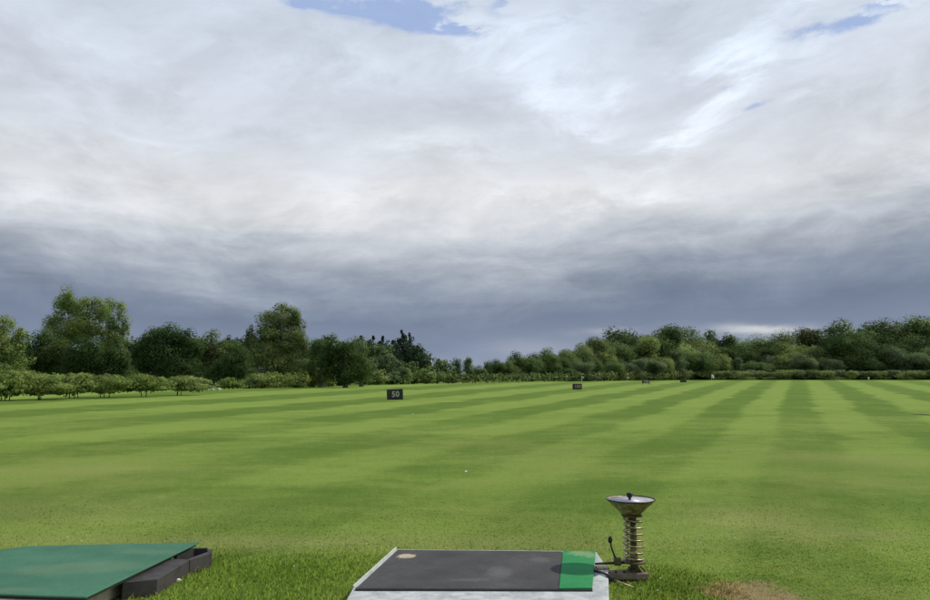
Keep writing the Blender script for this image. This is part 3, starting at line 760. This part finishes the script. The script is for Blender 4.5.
for i, (px_, tone_) in enumerate([(-30,'dark green'),(22,'dark green'),(66,'dark green'),(104,'dark green'),(146,'dark green'),(190,'dark green'),(238,'dark green'),(284,'dark green'),(326,'dark green'),(364,'mid green')]):
    hero('tree', 'deep shaded thicket tree behind the bright shrubs, '+['first','second','third','fourth','fifth','sixth','seventh','eighth','ninth','tenth'][i]+' from the left', 121+i*3.5, px_, [(px_-12,365,20,19),(px_+13,366,20,19),(px_-5,350,17,14),(px_+13,353,14,13)], tone_, .34, dens=.6, nl=9, lobe=.45)
# conifers
def conifer_me(seed, h_, wd):
    rng = np.random.default_rng(seed); lobes = []; n = 13
    for i in range(n):
        k = i/(n-1); z_ = h_*(.12+.86*k); r_ = wd*(1-k)**.6*.5+.22
        m_ = max(3, int(7*(1-k)+2))
        for j in range(m_):
            a = rng.uniform(0, 6.28); q = r_*rng.uniform(.4,.9)
            lobes.append((math.cos(a)*q, math.sin(a)*q, z_-q*.15, r_*.5+.1, r_*.5+.1, h_*.035+.1))
    lobes.append((0,0,h_*.99,.12,.12,h_*.03))
    return leaf_mesh('crown', lobes, .42, .8, seed, flat=.35, core=.2, tone=(.6,1.3), droop=.6)
cons = [(361,336.5,13,'leftmost small conifer poking up behind the silvery tree'),(373,336.5,15,'second conifer from the left, blunt top'),(383,336.5,15,'third conifer from the left, in the dark clump'),
        (393,341,14,'short dark conifer just left of the tallest conifer'),(401.3,330.5,13,'tallest conifer with a sharp tip'),(409.3,333.5,10,'slim conifer right beside the tallest conifer'),(417,346,13,'lowest conifer at the right end of the clump'), (388,350,16,'dark conifer low in the middle of the clump')]
for i, (px, pt, wpx, lab) in enumerate(cons):
    d = 170+(i % 3)*4; top = at(px, pt, d)
    me = conifer_me(300+i, top[2], wpx*d/F*2.5)
    plant('conifer', 'conifer', lab, 'dark conifers in the left wood', (top[0], d, 0), me, trunk_mesh('trunk', top[2]*.9, .2, i, .5), 'blackish green')

# distance of the field edge by picture column
BD = [(-200,42),(0,62),(100,70),(200,85),(300,102),(440,160),(480,168),(600,247),(715,332),(1200,332)]
def bdist(px):
    for (a, da), (b_, db) in zip(BD, BD[1:]):
        if px <= b_: return da+(db-da)*(px-a)/(b_-a)
    return 332
# small staked orchard trees in front of the left edge
ORD = ['first','second','third','fourth','fifth','sixth','seventh','eighth','ninth','tenth','eleventh','twelfth','thirteenth','fourteenth','fifteenth','sixteenth','seventeenth','eighteenth','nineteenth','twentieth',
       'twenty-first','twenty-second','twenty-third','twenty-fourth','twenty-fifth','twenty-sixth','twenty-seventh','twenty-eighth','twenty-ninth','thirtieth']
young = [(-22,372,34,46),(9,369,36,47.5),(42,372,38,49),(76,370,34,52),(108,373,38,54),(147,374,37,57),(184,373,30,61)]
for i, (px, pt, wpx, d) in enumerate(young):
    k = d/F; top = at(px, pt+1.5, d)[2]; r_ = wpx*k/2; z0 = .34
    lobes = fill((0,0,(top+z0)/2, r_*1.2, r_*.95, (top-z0)/2), 22, .40, 700+i)+fill((r_*.3*(-1)**i,0,z0+.4, r_*1.4, r_*.9, .42), 16, .42, 760+i)+fill((-r_*.4*(-1)**i,.2,top*.8, r_*.5, r_*.5, top*.2), 6, .45, 790+i)
    me = leaf_mesh('crown', lobes, .13, .62, 400+i, core=.2)
    lab = f'young orchard tree with bright crown and short bare stems, {ORD[i-1]} from the left' if i else 'young orchard tree cut off by the left frame edge'
    r = plant('young_tree', 'young tree', lab, 'young orchard trees in the left row', ((px-CX)*k, d, 0), me, trunk_mesh('trunk', 1.0, .028, 400+i, .6, stems=3), 'lime green' if i % 3 else 'yellow green')
# shrubs along the edge
lightsh = [(4,372,30),(28,370,28),(52,373,26),(84,371,30),(112,374,26),(132,377,22),(160,377,24),(200,378,22),(232,377,20),(250,376,18),(262,371,22),(279,372,22),(296,370,20),(312,366,22),(326,368,20)]
for i, (px, pt, wpx) in enumerate(lightsh):
    d = bdist(px)+(2 if px > 190 else 5); k = d/F; top = at(px, pt, d)[2]; r_ = wpx*k/2
    lobes = fill((0,0,top*.52, r_*1.3, r_*.9, top*.5), 17, .38, 800+i)
    lobes += fill((0,0,top*.25, r_*1.4, r_*.9, top*.27), 10, .45, 860+i)
    me = leaf_mesh('crown', lobes, .17 if px < 200 else .22, .62, 450+i, core=.22)
    side = f'{ORD[i]} from the left' if i < 8 else f'{ORD[14-i]} from the row\'s right end'
    tn = ['lime green','yellow green','yellow green','lime green','olive green'][i % 5]
    if 9 <= i: tn = 'lime green' if i != 9 else 'olive green'
    plant('shrub', 'shrub', f'bright leafy shrub below the tall trees, {side}', 'bright shrubs along the left field edge', ((px-CX)*k, d, 0), me, trunk_mesh('trunk', top*.6, .06, i, .5, stems=3), tn)
midsh = [(346,374,20,'dark green'),(362,372,18,'mid green'),(376,370,20,'yellow green'),(390,371,18,'grey green'),(402,369,18,'yellow green'),(414,371,16,'mid green'),(426,367,18,'yellow green'),(438,372,16,'mid green'),(450,374,14,'olive green')]
for i, (px, pt, wpx, tn) in enumerate(midsh):
    d = bdist(px)+2; k = d/F; top = at(px, pt, d)[2]; r_ = wpx*k/2
    lobes = fill((0,0,top*.52, r_*1.15, r_*.9, top*.5), 15, .38, 900+i)
    lobes += fill((0,0,top*.25, r_*1.2, r_*.9, top*.25), 8, .45, 960+i)
    me = leaf_mesh('crown', lobes, .3, .66, 480+i, core=.22)
    plant('shrub', 'shrub', f'{tn} shrub below the conifers, {ORD[i]} right of the silvery round tree', 'shrubs below the conifers', ((px-CX)*k, d, 0), me, trunk_mesh('trunk', top*.6, .08, i, .5, stems=3), tn)

# shared crowns for the far wood
# leaf_mesh keeps leaves off the ground in metres, so unit crowns are made 20 units tall and scaled by height/20
def big_crown(seed, wd, style, leaf):
    rnd = random.Random(seed); U = 20.
    if style == 'dome':
        es = [(0,0,.62,wd*.46,wd*.46,.34)]+[(rnd.uniform(-.3,.3)*wd, rnd.uniform(-.3,.3)*wd, rnd.uniform(.3,.66), wd*.3, wd*.3, .22) for _ in range(5)]
    elif style == 'tall':
        es = [(rnd.uniform(-.1,.1)*wd,0,.78,wd*.32,wd*.32,.21),(0,0,.5,wd*.46,wd*.46,.30),(.1*wd,0,.28,wd*.45,wd*.45,.24)]
    elif style == 'clump':
        es = [(rnd.uniform(-.36,.36)*wd, rnd.uniform(-.3,.3)*wd, rnd.uniform(.42,.74), wd*.28, wd*.28, .24) for _ in range(6)]+[(0,0,.33,wd*.5,wd*.5,.30)]
    else:
        es = [(rnd.uniform(-.38,.38)*wd, rnd.uniform(-.3,.3)*wd, rnd.uniform(.36,.6), wd*.3, wd*.3, .34) for _ in range(6)]
    es += [(rnd.uniform(-.3,.3)*wd, rnd.uniform(-.25,.25)*wd, .16, wd*.34, wd*.34, .16) for _ in range(3)]
    lobes = []
    for i, q in enumerate(es): lobes += fill(tuple(v_*U for v_ in q), 8, .52, seed*7+i, kmax=.78)
    me = leaf_mesh('crown', lobes, leaf, .6, seed, core=.2, cw=.9)
    co = np.empty(len(me.vertices)*3); me.vertices.foreach_get('co', co); co = co.reshape(-1,3); co[:,2] *= 20./np.percentile(co[:,2], 99.93)
    me.vertices.foreach_set('co', co.reshape(-1)); me.update(); return me
far_styles = ['dome','clump','tall','dome','clump','tall','clump','dome']
FAR = [big_crown(1200+i, (.85,.95,.62,.75,1.05,.55,.85,1.0)[i], far_styles[i], .46) for i in range(8)]
BUSH = [big_crown(1300+i, 1.5+.25*i, 'bush', 1.5) for i in range(5)]
FT = [trunk_mesh('trunk', 15, .35, 60+i, 3.) for i in range(3)]
BT = [trunk_mesh('trunk', 12, .3, 70+i, 3., stems=3) for i in range(2)]
rnd = random.Random(42)
def far_tree(px, pt, d, tone, label, group, kind=None, name='tree', cat='tree', wscale=1., bush=False):
    top = at(px, pt, d); Hh = top[2]*1.0; s_ = Hh/20.
    lst = BUSH if bush else FAR
    me = lst[kind if kind is not None else rnd.randrange(len(lst))]
    ws = wscale*rnd.uniform(.92,1.12)
    return plant(name, cat, label, group, ((px-CX)/F*d, d, 0), me, (BT if bush else FT)[rnd.randrange(2)], tone, rz=rnd.uniform(0, 6.28), scale=(s_*ws, s_*ws, s_))
# low trees in the middle gap
gapt = [(457,359.5,208,'dark green',2),(468,358.5,212,'mid green',5),(478,367,214,'mid green',0),(487,362.5,222,'dark green',2),(495,361,226,'dark green',0),(505,359.5,232,'mid green',1),(516,352.5,236,'dark green',2),
        (526,358,238,'mid green',4),(535,354.5,244,'dark green',3),(545,349.5,248,'mid green',0),(556,355,252,'dark green',1),(567,353,262,'mid green',0)]
for i, (px, pt, d, tn, kd) in enumerate(gapt):
    far_tree(px, pt-2., d, tn, f'{tn} low tree in the dip of the skyline, {ORD[i]} from its left end', 'low trees in the middle dip', kd, wscale=1.05)
# skyline of the right wood
SK = [(570,352),(578,340),(590,337),(602,339),(609,343),(616,333),(628,327),(640,325),(655,324),(672,325),(690,328),(705,329),(718,330),(732,332),(745,335),(758,336.5),(770,337),(780,331),(795,330),(815,328),(830,325),(842,321),(855,322.5),(870,321),(885,319),(900,314),(915,315),(930,317),(980,314),(1080,318)]
def sky_top(px):
    for (a, ya), (b_, yb) in zip(SK, SK[1:]):
        if px <= b_: return ya+(yb-ya)*(px-a)/(b_-a)
    return 316
def refname(px):
    refs = [(588,'the wood\'s left end'),(646,'the stayed board'),(712,'the white flag'),(760,'the pale cloud gap'),(866,'the yellow marker'),(930,'the right frame edge')]
    return min(refs, key=lambda r_: abs(r_[0]-px))
cnt = {}
def lab(row, px, tn, noun):
    r0, rn = refname(px); side = 'right of' if px >= r0 else 'left of'
    if rn.startswith('the right frame') and px > 930: side = 'beyond'
    key = (row, rn, side); return key, tn, noun, px, r0
pend = []
def queue(row, px, pt, d, tn, noun, group, kd=None, name='tree', cat='tree', ws=1., bush=False):
    pend.append((row, px, pt, d, tn, noun, group, kd, name, cat, ws, bush))
bk = ['dark green','mid green','dark green','olive green','dark green','brownish green','mid green','dark green']
px = 577
i = 0
while px < 1060:
    tn = 'olive green' if px < 600 else bk[i % 8]
    if 600 < px < 640: tn = 'dark green'
    if 895 < px < 915: tn = 'dark green'
    if 915 < px < 960: tn = 'yellow green'
    d = 275+max(0, min(95, (px-577)*.9))+rnd.uniform(-4,4)
    queue('back', px, sky_top(px)+rnd.uniform(-.8,1.8), d, tn, 'tall tree', 'back row of the right wood', ws=1.12)
    px += rnd.uniform(14,23); i += 1
px = 572; i = 0; mt = ['olive green','yellow green','dark green','mid green','grey green','mid green','yellow green']
while px < 1050:
    base_t = sky_top(px); t_ = 376-(376-base_t)*rnd.uniform(.62,.80)
    d = 262+max(0, min(92, (px-572)*.85))
    queue('middle', px, t_, d, mt[(i*3+int(px)) % 7], 'rounded tree', 'middle row of the right wood', ws=1.2)
    px += rnd.uniform(13,20); i += 1
px = 566; i = 0; ft = ['mid green','grey green','dark green','yellow green','mid green','mid green','dark green','grey green']
while px < 1040:
    t_ = 376-(376-sky_top(px))*rnd.uniform(.34,.56)
    d = max(bdist(px)+6, 0)+rnd.uniform(0,3)
    queue('front', px, t_, d, ft[(i*5+int(px)) % 8], 'bushy tree', 'front row of the right wood', ws=1.35)
    px += rnd.uniform(12,18); i += 1
px = 700; i = 0; st_ = ['yellow green','olive green','olive green','yellow green','grey green']
while px < 1020:
    queue('edge', px, 370.4+rnd.uniform(-.9,.7), 327+rnd.uniform(-1,1), st_[i % 5], 'low shrub', 'shrubs along the far wood edge', name='shrub', cat='shrub', bush=True, ws=1.2)
    px += rnd.uniform(8,12); i += 1
groups = {}
for it in pend:
    r0, rn = refname(it[1]); side = 'right of' if it[1] >= r0 else 'left of'
    groups.setdefault((it[0], rn, side), []).append(it)
for (row, rn, side), lst in groups.items():
    lst.sort(key=lambda q: abs(q[1]-refname(q[1])[0]))
    for k_, it in enumerate(lst):
        _, px, pt, d, tn, noun, group, kd, name, cat, ws, bush = it
        where = f'{side} {rn}' if not (rn.startswith('the right frame') and side == 'right of') else 'beyond the right frame edge'
        far_tree(px, pt, d, tn, f'{tn} {noun}, {row} row, {ORD[k_]} {where}'.replace('the right frame edge','the frame edge'), group, kd, name, cat, ws, bush)
# trees beyond the left edge of the picture
for i, px in enumerate((-60,-110,-165)):
    far_tree(px, 325+i*6, 80-i*8, 'mid green', f'leafy tree outside the left frame edge, {ORD[i]} beyond the willow', 'tall trees along the left edge', i, wscale=1.)

# long hedge running away along the middle of the far edge
def hedge():
    lobes = []; rnd2 = random.Random(9)
    px = 446.
    while px < 704:
        d = bdist(px)+1.2; k = d/F; tp = 374.6-(px-446)/254*3.6+rnd2.uniform(-.9,.9); top = at(px, tp, d)[2]
        X0 = (px-CX)*k; w_ = rnd2.uniform(2.2,3.4)*k
        lobes.append((X0, d, top*.5, w_, w_*.9, top*.52))
        lobes.append((X0+rnd2.uniform(-1,1)*k, d, top*.75, w_*.6, w_*.6, top*.3))
        px += rnd2.uniform(2.2,3.4)
    me = leaf_mesh('foliage', lobes, .42, .75, 77, core=.2, tone=(.5,1.6))
    o_ = bpy.data.objects.new('hedge', me); COL.objects.link(o_); me.materials[0] = LM['olive green']
    tag(o_, 'long low olive hedge running along the far middle edge of the field', 'hedge')
hedge()
